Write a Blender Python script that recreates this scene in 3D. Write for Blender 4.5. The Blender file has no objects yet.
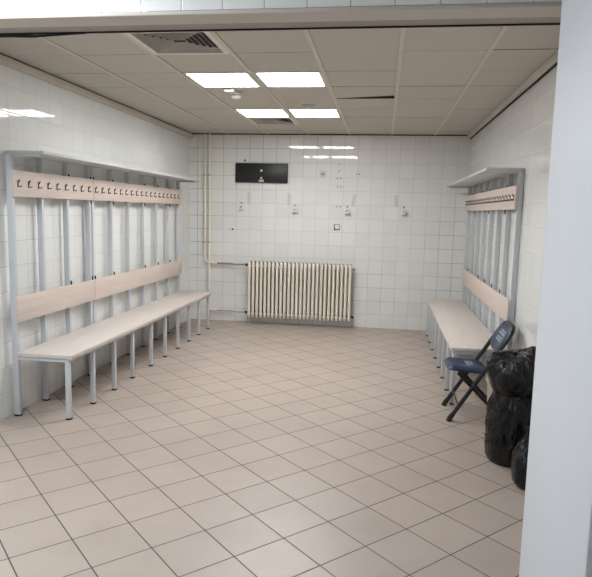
import bpy, bmesh, math, random
from mathutils import Vector, Matrix, noise
random.seed(4)
C = bpy.context.scene.collection
PI = math.pi

# ------------------------------------------------------------------ materials
def lin(c):
    out = []
    for v in c:
        v /= 255.0
        out.append(v / 12.92 if v <= 0.04045 else ((v + 0.055) / 1.055) ** 2.4)
    return (*out, 1.0)

def new_mat(name):
    m = bpy.data.materials.new(name)
    m.use_nodes = True
    nt = m.node_tree
    return m, nt, nt.nodes['Principled BSDF']

def link(nt, a, b):
    nt.links.new(a, b)

def math_node(nt, op, a, b=None, c=None):
    n = nt.nodes.new('ShaderNodeMath'); n.operation = op
    for i, v in enumerate((a, b, c)):
        if v is None: continue
        if isinstance(v, (int, float)): n.inputs[i].default_value = v
        else: link(nt, v, n.inputs[i])
    return n.outputs[0]

def mix_col(nt, fac, a, b):
    n = nt.nodes.new('ShaderNodeMix'); n.data_type = 'RGBA'
    for idx, v in ((0, fac), (6, a), (7, b)):
        if isinstance(v, (int, float, tuple)): n.inputs[idx].default_value = v
        else: link(nt, v, n.inputs[idx])
    return n.outputs[2]

def noise_tex(nt, vec, scale, detail=3.0, rough=0.5):
    n = nt.nodes.new('ShaderNodeTexNoise')
    n.inputs['Scale'].default_value = scale
    n.inputs['Detail'].default_value = detail
    n.inputs['Roughness'].default_value = rough
    if vec is not None: link(nt, vec, n.inputs['Vector'])
    return n.outputs['Fac']

def ramp(nt, val, lo, hi):
    n = nt.nodes.new('ShaderNodeMapRange'); n.clamp = True
    n.inputs[1].default_value = lo; n.inputs[2].default_value = hi
    link(nt, val, n.inputs[0])
    return n.outputs[0]

def plain(name, col, rough=0.5, metal=0.0, var=0.06, scale=6.0, bump=0.0, spec=0.5):
    m, nt, b = new_mat(name)
    tc = nt.nodes.new('ShaderNodeTexCoord')
    f = noise_tex(nt, tc.outputs['Object'], scale)
    c = lin(col)
    d = tuple(x * (1 - var) for x in c[:3]) + (1,)
    e = tuple(min(1, x * (1 + var)) for x in c[:3]) + (1,)
    link(nt, mix_col(nt, f, d, e), b.inputs['Base Color'])
    b.inputs['Roughness'].default_value = rough
    b.inputs['Metallic'].default_value = metal
    b.inputs['Specular IOR Level'].default_value = spec
    if bump:
        bn = nt.nodes.new('ShaderNodeBump'); bn.inputs['Strength'].default_value = bump
        bn.inputs['Distance'].default_value = 0.01
        link(nt, noise_tex(nt, tc.outputs['Object'], scale * 4), bn.inputs['Height'])
        link(nt, bn.outputs[0], b.inputs['Normal'])
    return m

def tile_mat(name, axes, size, off, tile_a, tile_b, grout_a, grout_b, gw, rough, rot45=False,
             tilt=0.0042, wave=0.00012, dirt_scale=0.6, spec=0.5, dirt=None):
    """grid of glazed tiles computed from the place's own coordinates"""
    m, nt, b = new_mat(name)
    tc = nt.nodes.new('ShaderNodeTexCoord')
    sp = nt.nodes.new('ShaderNodeSeparateXYZ'); link(nt, tc.outputs['Object'], sp.inputs[0])
    u, v = sp.outputs[axes[0]], sp.outputs[axes[1]]
    if rot45:
        r = 1 / math.sqrt(2)
        u, v = (math_node(nt, 'MULTIPLY', math_node(nt, 'ADD', u, v), r),
                math_node(nt, 'MULTIPLY', math_node(nt, 'SUBTRACT', v, u), r))
    cu = math_node(nt, 'DIVIDE', math_node(nt, 'SUBTRACT', u, off[0]), size[0])
    cv = math_node(nt, 'DIVIDE', math_node(nt, 'SUBTRACT', v, off[1]), size[1])
    fu, fv = math_node(nt, 'FRACT', cu), math_node(nt, 'FRACT', cv)
    eu = math_node(nt, 'SUBTRACT', 0.5, math_node(nt, 'ABSOLUTE', math_node(nt, 'SUBTRACT', fu, 0.5)))
    ev = math_node(nt, 'SUBTRACT', 0.5, math_node(nt, 'ABSOLUTE', math_node(nt, 'SUBTRACT', fv, 0.5)))
    eu = math_node(nt, 'MULTIPLY', eu, size[0]); ev = math_node(nt, 'MULTIPLY', ev, size[1])
    e = math_node(nt, 'MINIMUM', eu, ev)
    tilef = ramp(nt, e, gw * 0.35, gw * 0.75)          # 0 in the joint, 1 on the tile
    cell = nt.nodes.new('ShaderNodeCombineXYZ')
    link(nt, math_node(nt, 'FLOOR', cu), cell.inputs[0]); link(nt, math_node(nt, 'FLOOR', cv), cell.inputs[1])
    wn = nt.nodes.new('ShaderNodeTexWhiteNoise'); wn.noise_dimensions = '3D'
    link(nt, cell.outputs[0], wn.inputs['Vector'])
    rs = nt.nodes.new('ShaderNodeSeparateColor'); link(nt, wn.outputs['Color'], rs.inputs[0])
    body = mix_col(nt, rs.outputs[0], lin(tile_a), lin(tile_b))
    cl = noise_tex(nt, tc.outputs['Object'], 3.0, 5.0, 0.6)
    if dirt is not None:
        body = mix_col(nt, math_node(nt, 'MULTIPLY', ramp(nt, cl, 0.45, 0.8), 0.5), body, lin(dirt))
    gr = mix_col(nt, ramp(nt, noise_tex(nt, tc.outputs['Object'], dirt_scale, 2.0), 0.42, 0.62), lin(grout_a), lin(grout_b))
    link(nt, mix_col(nt, tilef, gr, body), b.inputs['Base Color'])
    b.inputs['Specular IOR Level'].default_value = spec
    rr = nt.nodes.new('ShaderNodeMapRange'); link(nt, tilef, rr.inputs[0])
    rr.inputs[3].default_value = 0.8; rr.inputs[4].default_value = rough
    link(nt, rr.outputs[0], b.inputs['Roughness'])
    # relief: joint recess, every tile lies at its own slight tilt, glaze waviness
    h = math_node(nt, 'MULTIPLY', ramp(nt, e, 0.0, gw * 1.3), 0.0012)
    if tilt:
        tu = math_node(nt, 'MULTIPLY', math_node(nt, 'SUBTRACT', rs.outputs[1], 0.5), fu)
        tv = math_node(nt, 'MULTIPLY', math_node(nt, 'SUBTRACT', rs.outputs[2], 0.5), fv)
        h = math_node(nt, 'ADD', h, math_node(nt, 'MULTIPLY', math_node(nt, 'ADD', tu, tv), tilt))
    if wave:
        h = math_node(nt, 'ADD', h, math_node(nt, 'MULTIPLY', noise_tex(nt, tc.outputs['Object'], 5.0, 1.0), wave))
    bn = nt.nodes.new('ShaderNodeBump'); bn.inputs['Strength'].default_value = 1.0
    bn.inputs['Distance'].default_value = 1.0
    link(nt, h, bn.inputs['Height']); link(nt, bn.outputs[0], b.inputs['Normal'])
    return m

def wood_mat(name, a, c, rough=0.45):
    m, nt, b = new_mat(name)
    tc = nt.nodes.new('ShaderNodeTexCoord')
    mp = nt.nodes.new('ShaderNodeMapping'); mp.inputs['Scale'].default_value = (14, 0.9, 14)
    link(nt, tc.outputs['Object'], mp.inputs['Vector'])
    f = noise_tex(nt, mp.outputs[0], 2.2, 6.0, 0.62)
    g = noise_tex(nt, tc.outputs['Object'], 1.4, 2.0)
    col = mix_col(nt, ramp(nt, f, 0.3, 0.7), lin(a), lin(c))
    col = mix_col(nt, math_node(nt, 'MULTIPLY', ramp(nt, g, 0.4, 0.7), 0.35), col, lin(tuple(int(x * 0.93) for x in a)))
    link(nt, col, b.inputs['Base Color'])
    b.inputs['Roughness'].default_value = rough
    return m

def emit_mat(name, col, s):
    m, nt, b = new_mat(name)
    b.inputs['Base Color'].default_value = (0.9, 0.9, 0.9, 1)
    b.inputs['Emission Color'].default_value = (*col, 1)
    b.inputs['Emission Strength'].default_value = s
    tc = nt.nodes.new('ShaderNodeTexCoord')
    f = noise_tex(nt, tc.outputs['Object'], 60.0)
    link(nt, ramp(nt, f, -1.0, 1.2), b.inputs['Roughness'])
    return m

WT = dict(tile_a=(235, 236, 234), tile_b=(230, 231, 229), gw=0.0045, rough=0.035)
M = {}
M['tile_back'] = tile_mat('white_tile_back', (0, 2), (.2, .2), (.004, .0), grout_a=(204, 202, 197), grout_b=(128, 124, 117), tilt=0.0, wave=0.0, **WT)
M['tile_side'] = tile_mat('white_tile_side', (1, 2), (.2, .2), (.06, .004), grout_a=(212, 211, 207), grout_b=(196, 194, 188), tilt=0.0012, wave=0.0002, **WT)
M['tile_front'] = tile_mat('white_tile_front', (0, 2), (.2, .2), (.012, .0), grout_a=(190, 190, 186), grout_b=(170, 168, 162), tilt=0.0016, wave=0.0010, **WT)
M['floor'] = tile_mat('beige_floor_tile', (0, 1), (.3, .3), (.258, .288), (182, 168, 157), (175, 161, 150),
                      (72, 64, 58), (96, 86, 79), 0.0054, 0.34, rot45=True, tilt=0.0006, wave=0.0003, dirt=(160, 146, 135), spec=0.4)
M['ceiling'] = plain('ceiling_board', (196, 190, 180), 0.75, var=0.05, scale=2.0)
M['void'] = plain('ceiling_void', (46, 41, 36), 0.9)
M['tile_edge'] = plain('ceiling_board_edge', (78, 68, 58), 0.9)  # shade on the board sides, put into their colour
M['rail'] = plain('ceiling_rail', (206, 197, 184), 0.45)
M['soffit'] = plain('soffit_paint', (196, 188, 178), 0.7)
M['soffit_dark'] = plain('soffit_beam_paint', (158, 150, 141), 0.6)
M['paint'] = plain('pillar_paint', (222, 226, 232), 0.55, var=0.02, scale=3.0, bump=0.03)
M['corridor'] = plain('corridor_paint', (205, 207, 208), 0.7)
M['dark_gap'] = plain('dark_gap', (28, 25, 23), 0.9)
M['steel'] = plain('grey_painted_steel', (200, 204, 208), 0.38, var=0.03)
M['shelf'] = plain('shelf_grey', (196, 199, 198), 0.45, var=0.03)
M['wood'] = wood_mat('bleached_wood', (217, 208, 201), (205, 195, 187))
M['wood_back'] = wood_mat('bleached_wood_back', (218, 204, 195), (207, 191, 181))
M['hook'] = plain('dark_hook_metal', (84, 78, 74), 0.35, metal=0.7)
M['rubber'] = plain('black_rubber', (26, 26, 27), 0.7)
M['cream_shade'] = plain('cream_enamel_shade', (88, 80, 67), 0.6)  # same cream enamel, darkened to paint in shade between the radiator columns
M['cream'] = plain('cream_enamel', (240, 232, 219), 0.32, var=0.03)
M['cream_dark'] = plain('worn_cream_pipe', (196, 184, 165), 0.45)
M['pipe_grey'] = plain('grey_pipe', (150, 143, 134), 0.4)
M['black'] = plain('black_panel', (22, 23, 25), 0.42, var=0.25, scale=30)
M['white_plastic'] = plain('white_plastic', (226, 224, 218), 0.35, var=0.02)
M['grey_plastic'] = plain('grey_plastic', (150, 147, 141), 0.5)
M['patch'] = plain('adhesive_residue', (210, 208, 202), 0.6, var=0.08, scale=40)
M['screw'] = plain('dark_screw', (58, 54, 50), 0.4, metal=0.6)
M['light'] = emit_mat('light_diffuser', (0.99, 0.99, 0.985), 26.0)
M['light_frame'] = plain('light_frame', (214, 208, 198), 0.4)
M['vent'] = plain('vent_metal', (224, 219, 210), 0.45)
M['navy'] = plain('navy_vinyl', (27, 46, 78), 0.38, var=0.2, scale=9, bump=0.08)
M['navy_tube'] = plain('dark_navy_tube', (15, 18, 26), 0.3)
M['print'] = plain('worn_white_print', (168, 176, 188), 0.6, var=0.3, scale=90)
M['bin'] = plain('grey_bin_plastic', (168, 160, 150), 0.4)

def bag_mat():
    m, nt, b = new_mat('black_bin_liner')
    tc = nt.nodes.new('ShaderNodeTexCoord')
    b.inputs['Base Color'].default_value = (0.007, 0.007, 0.007, 1)
    b.inputs['Roughness'].default_value = 0.22
    b.inputs['Specular IOR Level'].default_value = 0.32
    mp = nt.nodes.new('ShaderNodeMapping'); mp.inputs['Scale'].default_value = (1, 1, 0.45)
    link(nt, tc.outputs['Object'], mp.inputs['Vector'])
    f = noise_tex(nt, mp.outputs[0], 11.0, 4.0, 0.55)
    r = math_node(nt, 'ABSOLUTE', math_node(nt, 'SUBTRACT', f, 0.5))
    bn = nt.nodes.new('ShaderNodeBump'); bn.inputs['Strength'].default_value = 0.7
    bn.inputs['Distance'].default_value = 0.06
    link(nt, r, bn.inputs['Height']); link(nt, bn.outputs[0], b.inputs['Normal'])
    return m
M['bag'] = bag_mat()

# ------------------------------------------------------------------ mesh helpers
def new_bm(): return bmesh.new()

def box(bm, x0, x1, y0, y1, z0, z1, bev=0.0, mat=0, rot=None):
    vs = [bm.verts.new((x, y, z)) for x in (x0, x1) for y in (y0, y1) for z in (z0, z1)]
    q = [(0, 1, 3, 2), (4, 6, 7, 5), (0, 4, 5, 1), (2, 3, 7, 6), (0, 2, 6, 4), (1, 5, 7, 3)]
    fs = [bm.faces.new([vs[i] for i in f]) for f in q]
    for f in fs: f.material_index = mat
    if rot is not None:
        c = Vector(((x0 + x1) / 2, (y0 + y1) / 2, (z0 + z1) / 2))
        bmesh.ops.rotate(bm, cent=c, matrix=rot, verts=vs)
    if bev:
        es = list({e for f in fs for e in f.edges})
        r = bmesh.ops.bevel(bm, geom=es, offset=bev, segments=2, profile=0.5, affect='EDGES')
        for f in r['faces']: f.material_index = mat
    return fs

def frame_axes(d):
    d = d.normalized()
    a = Vector((0, 0, 1)) if abs(d.z) < 0.9 else Vector((1, 0, 0))
    s = d.cross(a).normalized()
    return s, d.cross(s).normalized()

def tube(bm, pts, r, seg=10, cap=True, flat=1.0):
    pts = [Vector(p) for p in pts]
    rings = []
    s = None
    for i, p in enumerate(pts):
        d = (pts[min(i + 1, len(pts) - 1)] - pts[max(i - 1, 0)]).normalized()
        if s is None: s, t = frame_axes(d)
        else:
            s = (s - d * s.dot(d)).normalized(); t = d.cross(s)
        rr = r[i] if isinstance(r, (list, tuple)) else r
        rings.append([bm.verts.new(p + (s * math.cos(k * 2 * PI / seg) + t * math.sin(k * 2 * PI / seg) * flat) * rr) for k in range(seg)])
    for a, b in zip(rings, rings[1:]):
        for k in range(seg):
            bm.faces.new((a[k], a[(k + 1) % seg], b[(k + 1) % seg], b[k]))
    if cap:
        bm.faces.new(rings[0][::-1]); bm.faces.new(rings[-1])

def lathe(bm, prof, seg=24, c=(0, 0, 0), axis='z', sx=1.0, sy=1.0):
    rings = []
    for r, z in prof:
        ring = []
        for k in range(seg):
            a = k * 2 * PI / seg
            x, y = r * math.cos(a) * sx, r * math.sin(a) * sy
            if axis == 'z': p = (c[0] + x, c[1] + y, c[2] + z)
            elif axis == 'y': p = (c[0] + x, c[1] + z, c[2] + y)
            else: p = (c[0] + z, c[1] + x, c[2] + y)
            ring.append(bm.verts.new(p))
        rings.append(ring)
    for a, b in zip(rings, rings[1:]):
        for k in range(seg):
            bm.faces.new((a[k], a[(k + 1) % seg], b[(k + 1) % seg], b[k]))
    bm.faces.new(rings[0][::-1]); bm.faces.new(rings[-1])

def arc(p0, p1, p2, n=7):
    p0, p1, p2 = Vector(p0), Vector(p1), Vector(p2)
    return [p0 * (1 - t) ** 2 + p1 * 2 * t * (1 - t) + p2 * t * t for t in [i / n for i in range(n + 1)]]

def rounded_path(pts, r, n=6):
    pts = [Vector(p) for p in pts]
    out = [pts[0]]
    for i in range(1, len(pts) - 1):
        a = (pts[i - 1] - pts[i]).normalized(); b = (pts[i + 1] - pts[i]).normalized()
        out += arc(pts[i] + a * r, pts[i], pts[i] + b * r, n)
    out.append(pts[-1])
    return out

def obj(name, bm, mat, parent=None, smooth=True, loc=None):
    me = bpy.data.meshes.new(name)
    bmesh.ops.recalc_face_normals(bm, faces=bm.faces[:])
    bm.to_mesh(me); bm.free()
    for m in (mat if isinstance(mat, (list, tuple)) else [mat]): me.materials.append(m)
    if smooth:
        me.polygons.foreach_set('use_smooth', [True] * len(me.polygons))
        me.set_sharp_from_angle(angle=math.radians(38))
    o = bpy.data.objects.new(name, me); C.objects.link(o)
    if parent is not None: o.parent = parent
    if loc is not None: o.location = loc
    return o

def tag(o, label, cat, group=None):
    o['label'] = label; o['category'] = cat
    if group: o['group'] = group
    return o

def thing(name, label, cat, loc=(0, 0, 0), rotz=0.0, group=None):
    o = bpy.data.objects.new(name, None); C.objects.link(o)
    o.empty_display_size = 0.1
    o.location = loc; o.rotation_euler = (0, 0, rotz)
    return tag(o, label, cat, group)

def struct(name, bm, mat, smooth=False):
    o = obj(name, bm, mat, None, smooth); o['kind'] = 'structure'
    return o

def inst(src, parent, loc):
    c = src.copy(); C.objects.link(c); c.parent = parent; c.location = loc
    return c

def copy_tree(o, parent=None):
    c = o.copy(); C.objects.link(c); c.parent = parent
    for ch in [k for k in bpy.data.objects if k.parent == o]: copy_tree(ch, c)
    return c

# ------------------------------------------------------------------ the room
XL, XR, YB, H = -2.916, 1.17, 8.945, 2.813
YN = -1.6
bm = new_bm(); box(bm, XL - .12, XR + .12, YN, YB + .12, -.12, 0); struct('floor', bm, M['floor'])
bm = new_bm(); box(bm, XL - .12, XR + .12, YB, YB + .12, 0, 3.0); struct('wall_back', bm, M['tile_back'])
bm = new_bm(); box(bm, XL - .12, XL, YN, YB, 0, 3.0); struct('wall_left', bm, M['tile_side'])
bm = new_bm(); box(bm, XR, XR + .12, YN, YB, 0, 3.0); struct('wall_right', bm, M['tile_side'])
bm = new_bm(); box(bm, XL - .12, XR + .12, YN - .12, YN, 0, 3.0); struct('wall_rear', bm, M['corridor'])
# wall above the opening: tiled face, plastered soffit, beam behind it
bm = new_bm(); box(bm, XL, XR, 2.90, 3.15, 2.622, 3.0); struct('wall_front', bm, M['tile_front'])
bm = new_bm(); box(bm, XL, XR, 2.896, 3.045, 2.600, 2.621, bev=.006); struct('trim_1', bm, M['soffit'])
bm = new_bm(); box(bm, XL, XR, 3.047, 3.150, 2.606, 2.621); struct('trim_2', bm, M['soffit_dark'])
# painted end of the near wall
bm = new_bm(); box(bm, .65, XR, 1.83, 2.60, 0, 3.0, bev=.014); struct('wall_near', bm, M['paint'], True)

# ceiling: boards laid between long rails
R0, RP = -2.328, 0.6
J0, JP = 3.85, 0.59
xs = [XL] + [R0 + RP * i for i in range(6)] + [XR]
ys = [3.16] + [J0 + JP * i for i in range(9)] + [YB]
lights = {(2, 2), (3, 2), (2, 5), (3, 5)}
cells = {}
bm = new_bm()
for i in range(len(xs) - 1):
    for j in range(len(ys) - 1):
        yj = ys[j]
        kind = None
        if abs(yj - (J0 + 2 * JP)) < .01 and i in (2, 3): kind = 'light'
        if abs(yj - (J0 + 5 * JP)) < .01 and i in (2, 3): kind = 'light'
        if abs(yj - J0) < .01 and i == 2: kind = 'vent'
        if abs(yj - (J0 + 6 * JP)) < .01 and i == 2: kind = 'vent'
        if abs(yj - (J0 + 3 * JP)) < .01 and i == 4: kind = 'loose'
        cells[(i, j)] = (kind, xs[i], xs[i + 1], ys[j], ys[j + 1])
        if kind: continue
        g = .0025
        fs = box(bm, xs[i] + g, xs[i + 1] - g, ys[j] + g, ys[j + 1] - g, H + random.uniform(0, .0025), H + .02)
        for k in (0, 1, 2, 3): fs[k].material_index = 1
box(bm, XL, XR, 3.16, YB, H + .14, H + .16, mat=2)
ceiling = struct('ceiling', bm, [M['ceiling'], M['tile_edge'], M['void']])
bm = new_bm(); box(bm, XL, XR, YN, 2.90, 2.95, 3.0); struct('ceiling', bm, M['corridor'])
n = 3
for i in range(1, len(xs) - 1):
    bm = new_bm()
    box(bm, xs[i] - .017, xs[i] + .017, 3.16, YB, H - .006, H + .001, bev=.002)
    struct('trim_%d' % n, bm, M['rail']); n += 1
bm = new_bm()
box(bm, XL, XL + .045, 3.16, YB, 2.742, 2.802, bev=.004)
struct('trim_left', bm, M['rail'])
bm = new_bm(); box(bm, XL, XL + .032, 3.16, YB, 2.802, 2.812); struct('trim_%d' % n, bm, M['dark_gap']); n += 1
bm = new_bm(); box(bm, XR - .055, XR, 3.16, YB, 2.765, 2.812, bev=.004); struct('trim_right', bm, M['rail'])
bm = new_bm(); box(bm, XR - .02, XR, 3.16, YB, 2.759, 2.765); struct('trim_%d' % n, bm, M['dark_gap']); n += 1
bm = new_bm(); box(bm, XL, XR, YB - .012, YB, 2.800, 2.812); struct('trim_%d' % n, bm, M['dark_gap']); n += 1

# black strip along the back of the opening's head
bm = new_bm()
box(bm, XL + .02, XR - .02, 3.1495, 3.160, 2.599, 2.622)
tube(bm, [(-2.6, 3.160, 2.595), (-2.2, 3.160, 2.593), (-2.05, 3.160, 2.596), (-1.9, 3.160, 2.590), (-1.78, 3.160, 2.594), (-1.60, 3.160, 2.600)],
     [.005, .006, .010, .008, .005, .003], 8)
struct('trim_front', bm, M['dark_gap'], True)

# ------------------------------------------------------------------ ceiling fittings
LX = [(xs[2] + .045, xs[3] - .035), (xs[3] + .04, xs[4] - .03)]
first_light = None
labels = ['lit square ceiling panel, front left of the four', 'lit square ceiling panel, front right of the four',
          'lit square ceiling panel, back left of the four beside the small far vent', 'lit square ceiling panel, back right of the four just behind the round disc']
k = 0
for jj in (2, 5):
    y0 = J0 + jj * JP; y1 = y0 + JP
    for i in (2, 3):
        cx, cy = (xs[i] + xs[i + 1]) / 2, (y0 + y1) / 2
        if first_light is None:
            t = thing('ceiling_light', labels[k], 'ceiling light', (cx, cy, H), 0, 'ceiling light panels')
            a, b, w = .282, .292, .026
            bm = new_bm()
            box(bm, -a, -a + w, -b, b, -.004, .03); box(bm, a - w, a, -b, b, -.004, .03)
            box(bm, -a + w, a - w, -b, -b + w, -.004, .03); box(bm, -a + w, a - w, b - w, b, -.004, .03)
            obj('frame', bm, M['light_frame'], t, False)
            bm = new_bm(); box(bm, -a + w, a - w, -b + w, b - w, .000, .02)
            obj('diffuser', bm, M['light'], t, False)
            first_light = t
        else:
            t = copy_tree(first_light); t.location = (cx, cy, H); t['label'] = labels[k]
        k += 1

def make_vent(cx, cy, label):
    t = thing('ceiling_vent', label, 'vent', (cx, cy, H), 0, 'square ceiling vents')
    a, b = .283, .29
    bm = new_bm(); w = .038
    box(bm, -a, -a + w, -b, b, -.006, .02); box(bm, a - w, a, -b, b, -.006, .02)
    box(bm, -a + w, a - w, -b, -b + w, -.006, .02); box(bm, -a + w, a - w, b - w, b, -.006, .02)
    obj('frame', bm, M['vent'], t, False)
    bm = new_bm(); box(bm, -a + w, a - w, -b + w, b - w, .034, .04)
    obj('backing', bm, M['void'], t, False)
    for q in range(7):
        f0 = 1 - q * .15
        if f0 < .12: break
        o = (a - w) * f0; o2 = (b - w) * f0
        i_, i2 = o - .013, o2 - .013
        i_, i2 = max(i_, .004), max(i2, .004)
        z0, z1 = -.002, .018
        bm = new_bm()
        lo = [bm.verts.new(p) for p in ((-o, -o2, z0), (o, -o2, z0), (o, o2, z0), (-o, o2, z0))]
        hi = [bm.verts.new(p) for p in ((-i_, -i2, z1), (i_, -i2, z1), (i_, i2, z1), (-i_, i2, z1))]
        for e in range(4): bm.faces.new((lo[e], lo[(e + 1) % 4], hi[(e + 1) % 4], hi[e]))
        r = bmesh.ops.solidify(bm, geom=bm.faces[:], thickness=.0022)
        obj('louver', bm, M['vent'], t, False)
    return t
make_vent((xs[2] + xs[3]) / 2, J0 + JP / 2, 'large slatted square vent in the ceiling nearest the opening')
make_vent((xs[2] + xs[3]) / 2, J0 + 6.5 * JP, 'far slatted ceiling vent beyond the lit panels, near the back wall')

# loose ceiling board lifted at its far edge
t_, x0, x1, y0, y1 = [c for c in cells.values() if c[0] == 'loose'][0]
bm = new_bm()
fs = box(bm, x0 + .004, x1 - .004, y0 + .003, y1 - .003, H, H + .018)
for f in fs[:4]: f.material_index = 1
for v in bm.verts:
    ty = (v.co.y - y0) / (y1 - y0); tx = (v.co.x - x0) / (x1 - x0)
    v.co.z += ty * (.004 + .026 * tx)
tag(obj('ceiling_tile', bm, [M['ceiling'], M['tile_edge']], None, False), 'loose ceiling board lifted along its far edge, right of the lit panels', 'ceiling tile')
bm = new_bm()
box(bm, x0 + .02, x1 - .018, y1 - .001, y1 + .0015, H + .001, H + .07)
struct('trim_%d' % n, bm, M['void']); n += 1

# smoke detector with its small bracket, and the round disc
t = thing('smoke_detector', 'white round smoke detector on the ceiling between the left lit panels', 'smoke detector', (-1.455, 5.88, H))
bm = new_bm(); lathe(bm, [(.062, 0), (.066, -.012), (.058, -.022)], 28); obj('base', bm, M['white_plastic'], t)
bm = new_bm(); lathe(bm, [(.046, -.022), (.050, -.040), (.040, -.056), (.018, -.064), (.004, -.066)], 28); obj('sensor_dome', bm, M['white_plastic'], t)
bm = new_bm(); lathe(bm, [(.047, -.0225), (.0485, -.031), (.046, -.033)], 28); obj('sensor_ring', bm, M['grey_plastic'], t)
bm = new_bm(); box(bm, -.065, .030, -.215, -.160, -.030, 0, bev=.006); obj('junction_box', bm, M['white_plastic'], t)
t = thing('ceiling_speaker', 'flat round grey disc on the ceiling in front of the back right lit panel', 'ceiling speaker', (-.83, 6.50, H))
bm = new_bm(); lathe(bm, [(.100, 0), (.100, -.006), (.088, -.010)], 32); obj('rim', bm, M['vent'], t)
bm = new_bm(); lathe(bm, [(.087, -.008), (.083, -.013), (.04, -.016), (.004, -.017)], 32); obj('grille', bm, M['grey_plastic'], t)

# ------------------------------------------------------------------ benches with coat racks
def hook_mesh():
    bm = new_bm()                                     # local: wall plane x=0, juts to +x
    box(bm, 0, .004, -.007, .007, -.026, .026, bev=.001)
    tube(bm, [(.003, 0, .010), (.010, 0, .014), (.015, 0, .022), (.016, 0, .032)], [.004, .004, .004, .005], 8)
    for s in (-1, 1):
        tube(bm, [(.003, 0, -.018), (.010, s * .010, -.023), (.015, s * .019, -.022), (.017, s * .024, -.014)], [.004, .0038, .0038, .005], 8)
    return bm

def make_bench(label, wall_x, s, posts, y_split_back, y_split_seat, shelf_end, shelf_start, seat_front, leg_x, clip_idx, pw0=.035, pw1=.083):
    """s = +1: the wall is at -x (left bench); s = -1: the wall is at +x. Local x grows away from the wall."""
    t = thing('changing_room_bench', label, 'bench', (wall_x, posts[0], 0), 0, 'slatted benches with coat racks')
    y0 = posts[0]
    def X(a): return a * s
    def bx(bm, a0, a1, ya, yb, z0, z1, bev=.003):
        box(bm, min(X(a0), X(a1)), max(X(a0), X(a1)), ya, yb, z0, z1, bev=bev)
    P = [p - y0 for p in posts]
    src = None
    # rear posts
    first = None
    for p in P:
        if first is None:
            bm = new_bm(); bx(bm, pw0, pw1, -.017, .017, .012, 2.075, .003); first = obj('post', bm, M['steel'], t)
            po = first
        else: po = inst(first, t, (0, p, 0))
        if src is None:
            bm = new_bm(); bx(bm, pw0 - .002, pw1 + .002, -.019, .019, 0, .014, .002); src = obj('foot_cap', bm, M['rubber'], po)
        else: inst(src, po, (0, 0, 0))
    # front legs
    legs = [P[0]] + [p for a, p in zip(P, P[1:]) if p - a > .2]
    first = fc = None
    la, lb = leg_x - .0175, leg_x + .0175
    for p in legs:
        if first is None:
            bm = new_bm(); bx(bm, la, lb, -.0175, .0175, .012, .469, .003); first = obj('leg', bm, M['steel'], t); lo = first
            bm = new_bm(); bx(bm, la - .002, lb + .002, -.0195, .0195, 0, .014, .002); fc = obj('foot_cap', bm, M['rubber'], lo)
        else:
            lo = inst(first, t, (0, p, 0)); inst(fc, lo, (0, 0, 0))
    # seat frame: front rail and cross bars
    bm = new_bm()
    bx(bm, la, lb, P[0] - .0175, P[-1] + .0175, .469, .496, .002)
    for p in legs: bx(bm, pw1, la, p - .0175, p + .0175, .469, .496, 0)
    obj('seat_frame', bm, M['steel'], t)
    ya, yb = P[0] - .03, P[-1] + .03
    sp = y_split_seat - y0 if y_split_seat else None
    for a, b in ([(ya, sp - .002), (sp + .002, yb)] if sp else [(ya, yb)]):
        bm = new_bm(); bx(bm, pw1 + .003, seat_front, a, b, .497, .528, .004); obj('seat_board', bm, M['wood'], t)
    sb = y_split_back - y0 if y_split_back else None
    for a, b in ([(ya + .005, sb - .003), (sb + .003, yb)] if sb else [(ya + .005, yb)]):
        bm = new_bm(); bx(bm, pw1 + .001, pw1 + .020, a, b, .768, .972, .002); obj('backrest_board', bm, M['wood_back'], t)
    boards = []
    for a, b in ([(ya + .005, sb - .003), (sb + .003, yb)] if sb else [(ya + .005, yb)]):
        bm = new_bm(); bx(bm, pw1 + .001, pw1 + .020, a, b, 1.752, 1.955, .002)
        boards.append((a, b, obj('hook_board', bm, M['wood_back'], t)))
    hk = None
    yy = P[0] + .030
    while yy < yb - .055:
        par = [o for a, b, o in boards if a <= yy <= b + .01]
        par = par[0] if par else boards[-1][2]
        if hk is None:
            hk = obj('hook', hook_mesh(), M['hook'], par, True, (X(pw1 + .020), yy, 1.853))
            if s < 0: hk.rotation_euler = (0, 0, PI)
        else:
            c = inst(hk, par, (X(pw1 + .020), yy, 1.853))
        yy += .1425
    # shelf
    bm = new_bm(); bx(bm, pw0, pw1 + .272, shelf_start - y0, shelf_end - y0, 2.076, 2.100, .003); obj('shelf', bm, M['shelf'], t)
    for p in (P[0], P[-1]):
        bm = new_bm(); bx(bm, pw1, .31, p - .010, p + .010, 2.058, 2.076, .001)
        obj('shelf_bracket', bm, M['steel'], t)
    # black plastic clips on the posts
    ck = None
    for q in clip_idx:
        for z in (.985, 1.955, 1.728):
            if z > 1.7 and q % 2 == 0 and z < 1.8: continue
            loc = (X(pw1 + .004), P[q] + .012, z)
            if ck is None:
                bm = new_bm(); box(bm, -.006, .006, -.006, .006, -.014, .022, bev=.002); ck = obj('clip', bm, M['rubber'], t, True, loc)
            else: inst(ck, t, loc)
    return t

lp = [4.365, 4.775, 5.19, 5.605, 5.665, 6.095, 6.525, 6.955, 7.385, 7.815, 8.245]
make_bench('longer pale wood bench with coat hooks and grey shelf along the left wall', XL, 1, lp, 5.637, 7.19, 8.33, 4.335, .546, .498, (2, 3, 4, 5, 7, 8, 9))
rp = [5.435 + .443 * i for i in range(8)]
make_bench('shorter pale wood bench with coat hooks and shelf along the right wall', XR, -1, rp, None, None, 8.75, 5.41, .530, .495, (1, 2, 3, 4, 6), .008, .050)

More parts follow.
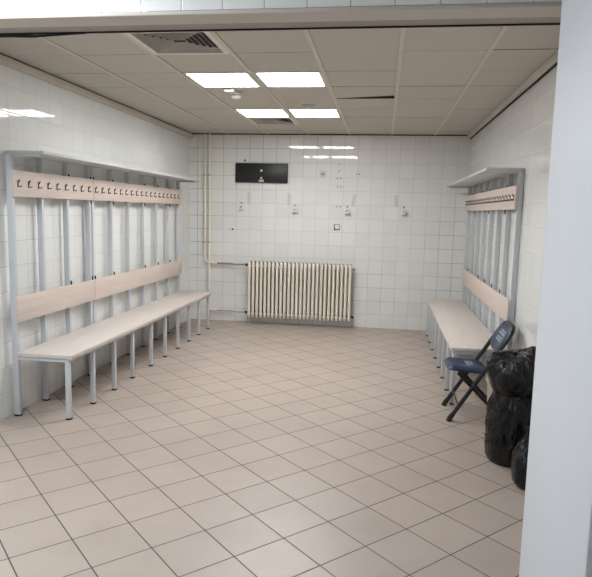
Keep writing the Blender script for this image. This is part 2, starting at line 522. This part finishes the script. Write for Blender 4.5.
# ------------------------------------------------------------------ radiator and pipes
RXL, RXR = -1.970, -.416
NS = 26
pit = (RXR - RXL) / NS
t = thing('radiator', 'cream cast-iron column radiator hung low on the back wall', 'radiator', ((RXL + RXR) / 2, YB - .13, 0))
sec = None
for k in range(NS):
    x = RXL + pit * (k + .5) - (RXL + RXR) / 2
    if sec is None:
        bm = new_bm()
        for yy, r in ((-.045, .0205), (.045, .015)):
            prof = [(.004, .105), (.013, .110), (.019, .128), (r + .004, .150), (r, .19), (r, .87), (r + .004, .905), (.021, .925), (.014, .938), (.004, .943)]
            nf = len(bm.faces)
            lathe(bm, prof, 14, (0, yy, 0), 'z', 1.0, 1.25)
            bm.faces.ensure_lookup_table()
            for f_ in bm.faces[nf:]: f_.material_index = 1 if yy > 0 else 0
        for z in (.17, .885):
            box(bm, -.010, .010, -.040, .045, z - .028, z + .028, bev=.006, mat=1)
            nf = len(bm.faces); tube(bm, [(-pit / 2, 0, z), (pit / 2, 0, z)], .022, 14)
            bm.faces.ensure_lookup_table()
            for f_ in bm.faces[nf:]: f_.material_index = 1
        sec = obj('section', bm, [M['cream'], M['cream_shade']], t, True, (x, 0, 0))
    else: inst(sec, t, (x, 0, 0))
bm = new_bm()
for xx in (-.53, .53):
    for z in (.16, .86): box(bm, xx - .015, xx + .015, .040, .1297, z - .045, z - .030)
obj('wall_bracket', bm, M['cream_dark'], t)
for nm, xx, z in (('valve', -.777, .885), ('valve', -.777, .17), ('end_plug', .777, .17), ('end_plug', .777, .885)):
    sgn = -1 if xx < 0 else 1
    bm = new_bm()
    lathe(bm, [(.017, 0), (.017, sgn * .018), (.022, sgn * .020), (.022, sgn * .036), (.012, sgn * .040)], 12, (xx, 0, z), 'x')
    obj(nm, bm, M['screw'] if not (nm == 'end_plug' and z > .5) else M['cream_dark'], t)

def pipe(label, pts, r, rb):
    t = thing('heating_pipe', label, 'pipe', (pts[0][0], pts[0][1], pts[-1][2]))
    o = Vector(t.location)
    bm = new_bm(); tube(bm, rounded_path([Vector(p) - o for p in pts[:3]], rb), r, 12); obj('riser', bm, M['cream'], t)
    bm = new_bm(); tube(bm, rounded_path([Vector(p) - o for p in pts[2:]], .03), r * .8, 12); obj('branch', bm, M['pipe_grey'] if pts[-1][2] > .5 else M['cream_dark'], t)
    bm = new_bm()
    for z in (1.2, 2.2):
        p = Vector((pts[0][0], pts[0][1], z)) - o
        lathe(bm, [(r + .005, -.012), (r + .006, 0), (r + .005, .012)], 12, p)
        tube(bm, [p, p + Vector((0, YB - pts[0][1] - .003, 0))], .006, 8)
    obj('pipe_clip', bm, M['cream_dark'], t)
    return t
yr = YB - .13
pipe('cream heating pipe turning to the top of the radiator, left of the vertical pair',
     [(-2.665, YB - .05, 2.80), (-2.665, YB - .05, .905), (-2.47, YB - .05, .885), (-2.22, YB - .05, .885), (-2.20, yr, .885), (-2.010, yr, .885)], .0165, .07)
pipe('cream heating pipe running to the radiator foot, right of the vertical pair',
     [(-2.595, YB - .05, 2.80), (-2.595, YB - .05, .175), (-2.47, YB - .05, .17), (-2.22, YB - .05, .17), (-2.20, yr, .17), (-2.010, yr, .17)], .0165, .05)

# ------------------------------------------------------------------ things on the back wall
def wall_thing(name, label, cat, x, z, group=None):
    return thing(name, label, cat, (x, YB, z), 0, group)
t = wall_thing('display_board', 'flat black rectangular display panel high on the back wall', 'display panel', -1.81, 2.243)
bm = new_bm(); box(bm, -.392, .392, -.045, 0, -.142, .142, bev=.004); obj('panel', bm, M['black'], t)
bm = new_bm(); box(bm, -.014, .014, -.047, -.0448, .020, .048); obj('indicator', bm, M['white_plastic'], t)
bm = new_bm(); box(bm, -.013, .013, -.047, -.0448, -.086, -.060); obj('indicator', bm, M['white_plastic'], t)
bm = new_bm(); box(bm, -.036, .036, -.0465, -.0448, -.128, -.098); obj('sticker', bm, M['white_plastic'], t)
bm = new_bm(); 
for q in range(4): box(bm, -.028 + q * .015, -.020 + q * .015, -.0470, -.0464, -.119, -.107)
obj('sticker_print', bm, M['grey_plastic'], t)

hl = ['small white wall box below the left end of the black panel', 'small white wall box above the right half of the radiator gap, second from the left',
      'small white wall box just above the square blank plate', 'small white wall box nearest the right wall, above no radiator']
hl[1] = 'small white wall box right of the black panel, second from left in the row'
hl[3] = 'small white wall box nearest the right wall, last in the row'
src = None
for i, (x, z) in enumerate([(-2.107, 1.735), (-1.300, 1.715), (-.527, 1.712), (.288, 1.720)]):
    if src is None:
        t = wall_thing('wall_box', hl[i], 'wall box', x, z, 'small white wall boxes')
        bm = new_bm(); box(bm, -.036, .036, -.05, 0, -.042, .036, bev=.007); obj('body', bm, M['white_plastic'], t)
        bm = new_bm(); box(bm, -.030, .030, -.056, -.046, -.043, -.033, bev=.002); obj('lip', bm, M['grey_plastic'], t)
        bm = new_bm(); lathe(bm, [(.011, 0), (.011, -.012), (.008, -.016)], 12, (-.004, 0, .066), 'y'); obj('screw', bm, M['screw'], t)
        bm = new_bm(); lathe(bm, [(.013, -.049), (.013, -.056), (.008, -.059)], 12, (-.004, 0, .006), 'y'); obj('button', bm, M['grey_plastic'], t)
        src = t
    else:
        t = copy_tree(src); t.location = (x, YB, z); t['label'] = hl[i]
al = ['grey adhesive strip right of the leftmost white wall box', 'grey adhesive strip left of the second white wall box',
      'slightly tilted grey adhesive strip above the third white wall box', 'grey adhesive strip left of the last white wall box on the right']
for i, (x, z, a) in enumerate([(-2.001, 1.872, .02), (-1.396, 1.87, 0), (-.440, 1.868, .12), (.172, 1.872, -.02)]):
    bm = new_bm()
    box(bm, -.024, .024, -.003, .001, -.085, .085, rot=Matrix.Rotation(a, 3, 'Y'))
    o = obj('adhesive_strip', bm, M['patch'], None, False, (x, YB, z)); tag(o, al[i], 'adhesive strip', 'adhesive strips on the back wall')
t = wall_thing('blank_plate', 'square white plate in a dark surround on the back wall above the radiator', 'wall plate', -.672, 1.478)
bm = new_bm(); box(bm, -.042, .042, -.012, .001, -.042, .042, bev=.004); obj('surround', bm, M['grey_plastic'], t)
bm = new_bm(); box(bm, -.032, .032, -.020, -.011, -.032, .032, bev=.004); obj('cover', bm, M['white_plastic'], t)
bm = new_bm(); box(bm, -.043, -.036, -.013, -.0115, -.042, .042); box(bm, -.042, .042, -.013, -.0115, -.043, -.036); obj('dark_outline', bm, M['screw'], t)  # dark strips along the plate's left and lower edges
t = wall_thing('old_fixing', 'grey square patch with a screw stub, right of the black panel', 'wall fixing', -.905, 2.24)
bm = new_bm(); box(bm, -.045, .045, -.004, .001, -.05, .05, bev=.001); obj('plate', bm, M['patch'], t)
bm = new_bm(); lathe(bm, [(.016, -.003), (.016, -.02), (.010, -.026)], 12, (0, 0, 0), 'y'); obj('screw', bm, M['grey_plastic'], t)
t = wall_thing('twin_socket', 'small pale plate with two dark holes, right of the dark screw row', 'wall plate', -.388, 2.248)
bm = new_bm(); box(bm, -.040, .040, -.010, 0, -.022, .022, bev=.004); obj('plate', bm, M['white_plastic'], t)
for xx in (-.017, .017):
    bm = new_bm(); lathe(bm, [(.009, -.009), (.009, -.0115), (.006, -.0117)], 12, (xx, 0, 0), 'y'); obj('hole', bm, M['screw'], t)
sl = [(-.668, 2.385, 'dark screw at the top of the row below the light reflections'), (-.668, 2.29, 'dark screw second in the row, above the first pair'),
      (-.690, 2.185, 'left dark screw of the upper pair on the back wall'), (-.640, 2.185, 'right dark screw of the upper pair on the back wall'),
      (-.682, 2.065, 'left dark screw of the middle pair on the back wall'), (-.630, 2.065, 'right dark screw of the middle pair on the back wall'),
      (-.682, 1.775, 'left dark screw of the lower pair near the third wall box'), (-.632, 1.775, 'right dark screw of the lower pair near the third wall box'),
      (-2.070, 2.425, 'dark bolt just above the left part of the black panel'), (-2.245, 1.405, 'grey wall plug low left of the leftmost white wall box')]
sm = None
for x, z, l in sl:
    if sm is None:
        bm = new_bm(); lathe(bm, [(.0085, 0), (.0085, -.006), (.005, -.009)], 10, (0, 0, 0), 'y'); o = obj('wall_screw', bm, M['screw'], None, True, (x, YB, z)); sm = o
    else:
        o = sm.copy(); C.objects.link(o); o.location = (x, YB, z)
    if 'bolt' in l or 'plug' in l: o.scale = (1.7, 2.5, 1.7)
    tag(o, l, 'screw', 'screws left in the back wall')

# ------------------------------------------------------------------ folding chair
t = thing('folding_chair', 'navy blue folding chair with dark frame beside the bin bags', 'chair', (.82, 5.175, 0))
HW = .207
def side(a, y): return (a[0] - .82, y, a[1])
foot, top = (.602, .012), (1.085, .800)
pts = rounded_path([side(foot, -HW), side(top, -HW), side(top, HW), side(foot, HW)], .13, 8)
bm = new_bm(); tube(bm, pts, .0175, 10); obj('front_frame', bm, M['navy_tube'], t)
fm = None
for yy in (-HW, HW):
    p = Vector(side(foot, yy)); d = (Vector(side(top, yy)) - p).normalized()
    bm = new_bm(); tube(bm, [Vector((p.x, p.y, 0)), p + d * .015, p + d * .06], [.023, .022, .020], 10); obj('foot_cap', bm, M['rubber'], t)
HR = .168
rt, rf = (.66, .405), (1.055, .012)
bm = new_bm()
for yy in (-HR, HR): tube(bm, [side(rt, yy), side(rf, yy)], .0155, 10)
tube(bm, [side((.98, .0866), -HR), side((.98, .0866), HR)], .008, 8)
obj('rear_legs', bm, M['navy_tube'], t)
for yy in (-HR, HR):
    p = Vector(side(rf, yy)); d = (Vector(side(rt, yy)) - p).normalized()
    bm = new_bm(); tube(bm, [Vector((p.x, p.y, 0)), p + d * .015, p + d * .05], [.021, .020, .018], 10); obj('foot_cap', bm, M['rubber'], t)
bm = new_bm(); tube(bm, [side((.672, .142), -HW), side((.672, .142), HW)], .009, 8); obj('cross_bar', bm, M['navy_tube'], t)
# seat: rounded, dished pad
def pad(fn, nu, nv, thick, rc):
    bm = new_bm()
    grid = {}
    for side_ in (0, 1):
        for i in range(nu + 1):
            for j in range(nv + 1):
                u, v = i / nu * 2 - 1, j / nv * 2 - 1
                # round the corners
                m_ = max(abs(u), abs(v))
                if m_ > 0:
                    ang = math.atan2(v, u)
                    n_ = 1.0 / ((abs(math.cos(ang)) ** rc + abs(math.sin(ang)) ** rc) ** (1 / rc))
                    uu, vv = math.cos(ang) * n_ * m_, math.sin(ang) * n_ * m_
                else: uu = vv = 0
                edge = math.sqrt(max(0, 1 - m_ ** 6))
                p, nrm = fn(uu, vv)
                grid[side_, i, j] = bm.verts.new(Vector(p) + Vector(nrm) * thick * edge * (1 if side_ else -1))
    for s_ in (0, 1):
        for i in range(nu):
            for j in range(nv):
                q = (grid[s_, i, j], grid[s_, i + 1, j], grid[s_, i + 1, j + 1], grid[s_, i, j + 1])
                bm.faces.new(q if s_ else q[::-1])
    bmesh.ops.remove_doubles(bm, verts=bm.verts[:], dist=.0004)
    return bm
sx0, sx1 = .572, .905
def seat_fn(u, v):
    x = (sx0 + sx1) / 2 + u * (sx1 - sx0) / 2 - .82
    w = .192 if u < 0 else .192 - .012 * u
    z = .432 - .010 * u - .010 * (1 - v * v) * (1 - u * u) - .012 * max(0, -u - .6) ** 2 * 6
    return (x, v * w, z), (0, 0, 1)
seat = obj('seat', pad(seat_fn, 24, 24, .026, 6.0), M['navy'], t)
bd = Vector((top[0] - foot[0], 0, top[1] - foot[1])).normalized()
bn_ = Vector((-bd.z, 0, bd.x))
bc = Vector((foot[0] - .82, 0, foot[1])) + bd * .800
def back_fn(u, v):
    p = bc + bd * (v * .130) + Vector((0, u * .199, 0)) + bn_ * (-.022 * (1 - u * u) + .014)
    return p, bn_
back = obj('backrest', pad(back_fn, 24, 16, .014, 3.2), M['navy'], t)
# worn white lettering, too rubbed to read: broken strokes on seat and backrest
def strokes(fn, rows, lift, vert):
    bm = new_bm()
    rnd = random.Random(11)
    for (c0, a0, a1, hgt) in rows:
        w = 0
        a = a0
        while a < a1:
            w = rnd.uniform(.05, .09)
            if True:
                for seg_ in ((0, 0, .3, 1), (.3, .0, 1, .25), (.3, .75, 1, 1))[:rnd.choice((2, 3, 3))]:
                    q = []
                    for (aa, bb) in ((seg_[0], seg_[1]), (seg_[2], seg_[1]), (seg_[2], seg_[3]), (seg_[0], seg_[3])):
                        U_, V_ = a + aa * w, c0 + bb * hgt
                        p, nr = fn(V_, U_) if vert else fn(U_, V_)
                        q.append(bm.verts.new(Vector(p) + Vector(nr) * lift))
                    bm.faces.new(q)
            a += w
    return bm
obj('worn_print', strokes(seat_fn, [(.02, -.42, .42, .16)], .0266, True), M['print'], seat, False)
obj('worn_print', strokes(seat_fn, [(.24, -.30, .34, .13)], .0266, True), M['print'], seat, False)
obj('worn_print', strokes(back_fn, [(.10, -.5, .5, .30)], .0147, False), M['print'], back, False)
obj('worn_print', strokes(back_fn, [(-.34, -.42, .42, .26)], .0147, False), M['print'], back, False)

# ------------------------------------------------------------------ bin and bags
t = thing('waste_bin', 'light grey plastic bin mostly hidden behind the big black bag', 'bin', (.972, 4.625, 0))
bm = new_bm(); lathe(bm, [(.115, 0), (.118, .004), (.143, .455), (.140, .457), (.137, .44), (.112, .02), (.02, .016)], 36); obj('body', bm, M['bin'], t)
bm = new_bm(); lathe(bm, [(.1405, .452), (.154, .452), (.156, .462), (.154, .474), (.142, .476), (.1385, .466)], 36)
obj('rim', bm, M['bin'], t)

def bag(name, label, loc, prof, seed, amp, lobes, wall_lim=None, top_fn=None):
    t = thing(name, label, 'bin bag', loc, 0, 'black bin bags')
    bm = new_bm(); nseg, nz = 120, 90
    zs = [p[0] for p in prof]
    def rad(s):
        for a, b in zip(prof, prof[1:]):
            if a[2] <= s <= b[2]:
                f = (s - a[2]) / (b[2] - a[2]); f = f * f * (3 - 2 * f)
                return a[0] + (b[0] - a[0]) * f, a[1] + (b[1] - a[1]) * f
        return prof[-1][0], prof[-1][1]
    off = Vector((seed * 3.1, seed * 1.7, seed))
    rings = []
    for i in range(nz + 1):
        s = i / nz
        r, z = rad(s)
        ring = []
        for k in range(nseg):
            a = k * 2 * PI / nseg
            d = Vector((math.cos(a), math.sin(a), 0))
            q = Vector((math.cos(a) * 1.0, math.sin(a) * 1.0, z * 3.2)) * 1.6 + off
            w1 = noise.noise(q * 1.1)
            w2 = 1 - abs(noise.noise(Vector((math.cos(a) * 3.2, math.sin(a) * 3.2, z * 7 + w1 * 2)) + off)) * 2
            w3 = 1 - abs(noise.noise(Vector((math.cos(a) * 6.5, math.sin(a) * 6.5, z * 17 + w1 * 3)) + off * 2)) * 2
            fade = min(1, z / .18) ** 1.0
            flute = math.cos(a * lobes + w1 * 3) * lobes_amp(z)
            rr = r * (1 + amp * fade * (1.1 * w1 + .55 * (w2 - .5) + .30 * (w3 - .5)) + flute)
            p = d * rr
            zz = z + (.02 * w1 + .012 * (w2 - .5)) * fade * (1 if r > .01 else 0)
            if top_fn: zz += top_fn(p.x, p.y, z)
            if wall_lim is not None: p.x = min(p.x, wall_lim - .006 + .004 * w2)
            ring.append(bm.verts.new((p.x, p.y, max(0, zz))))
        rings.append(ring)
    for a, b in zip(rings, rings[1:]):
        for k in range(nseg): bm.faces.new((a[k], a[(k + 1) % nseg], b[(k + 1) % nseg], b[k]))
    bm.faces.new(rings[0][::-1]); bm.faces.new(rings[-1])
    obj('bag', bm, M['bag'], t)
    return t
def lobes_amp(z): return .05 * math.exp(-((z - .50) / .05) ** 2)
prof = [(.03, 0, 0), (.155, 0, .07), (.172, .03, .12), (.178, .16, .25), (.184, .25, .36), (.168, .38, .46), (.140, .49, .56), (.172, .545, .62),
        (.200, .62, .70), (.198, .69, .78), (.165, .742, .87), (.09, .765, .95), (.004, .762, 1)]
b1 = bag('bin_bag', 'tall bulging black bin bag with a gathered neck, left of the pillar', (.948, 4.240, 0), prof, 3, .10, 9, XR - .948,
         lambda x, y, z: (.055 * math.exp(-((x - .12) ** 2 + (y + .02) ** 2) / .006) if z > .6 else 0))
bm = new_bm()
for s in (0, 1):
    tube(bm, [(-.168, -.03 - s * .03, .18 - s * .035), (-.19, -.045 - s * .03, .185 - s * .04), (-.205, -.04 - s * .03, .200 - s * .04)], [.010, .006, .002], 6, flat=.4)
obj('torn_flap', bm, M['bag'], b1)
lobes_amp = lambda z: .05 * math.exp(-((z - .30) / .04) ** 2)
prof2 = [(.02, 0, 0), (.100, 0, .10), (.122, .03, .18), (.132, .10, .32), (.128, .18, .48), (.100, .25, .64), (.060, .30, .76), (.048, .325, .82), (.062, .36, .90), (.03, .375, .96), (.004, .37, 1)]
bag('bin_bag', 'low black bin bag on the floor, half hidden by the pillar', (1.000, 3.835, 0), prof2, 8, .12, 7, XR - 1.000)

# ------------------------------------------------------------------ light and camera
def area(name, loc, rot, size, energy, col):
    l = bpy.data.lights.new(name, 'AREA'); l.shape = 'RECTANGLE'; l.size, l.size_y = size
    l.energy = energy; l.color = col
    o = bpy.data.objects.new(name, l); C.objects.link(o); o.location = loc; o.rotation_euler = rot
    return o
area('corridor_lamp', (-2.0, 2.05, 2.93), (0, 0, 0), (.9, .4), 76, (0.86, .93, 1.0))
w = bpy.data.worlds.new('World'); bpy.context.scene.world = w; w.use_nodes = True
w.node_tree.nodes['Background'].inputs[0].default_value = (.9, .95, 1, 1)
w.node_tree.nodes['Background'].inputs[1].default_value = .15

F, yaw, pit_, roll, h = 605.258, .139893807, .126121968, .0239735566, 1.68821
cy_, sy_, cp, sp_ = math.cos(yaw), math.sin(yaw), math.cos(pit_), math.sin(pit_)
fwd = Vector((-sy_ * cp, cy_ * cp, -sp_)); right = Vector((cy_, sy_, 0)); up = right.cross(fwd)
r2 = right * math.cos(roll) + up * math.sin(roll); u2 = -right * math.sin(roll) + up * math.cos(roll)
cam = bpy.data.cameras.new('Camera'); cam.sensor_width = 36; cam.lens = 36 * F / 592; cam.clip_start = .05
co = bpy.data.objects.new('Camera', cam); C.objects.link(co)
b = -fwd
co.matrix_world = Matrix(((r2.x, u2.x, b.x, 0), (r2.y, u2.y, b.y, 0), (r2.z, u2.z, b.z, h), (0, 0, 0, 1)))
sc = bpy.context.scene
sc.camera = co
sc.view_settings.view_transform = 'Standard'
sc.view_settings.look = 'None'
sc.view_settings.exposure = 0.0
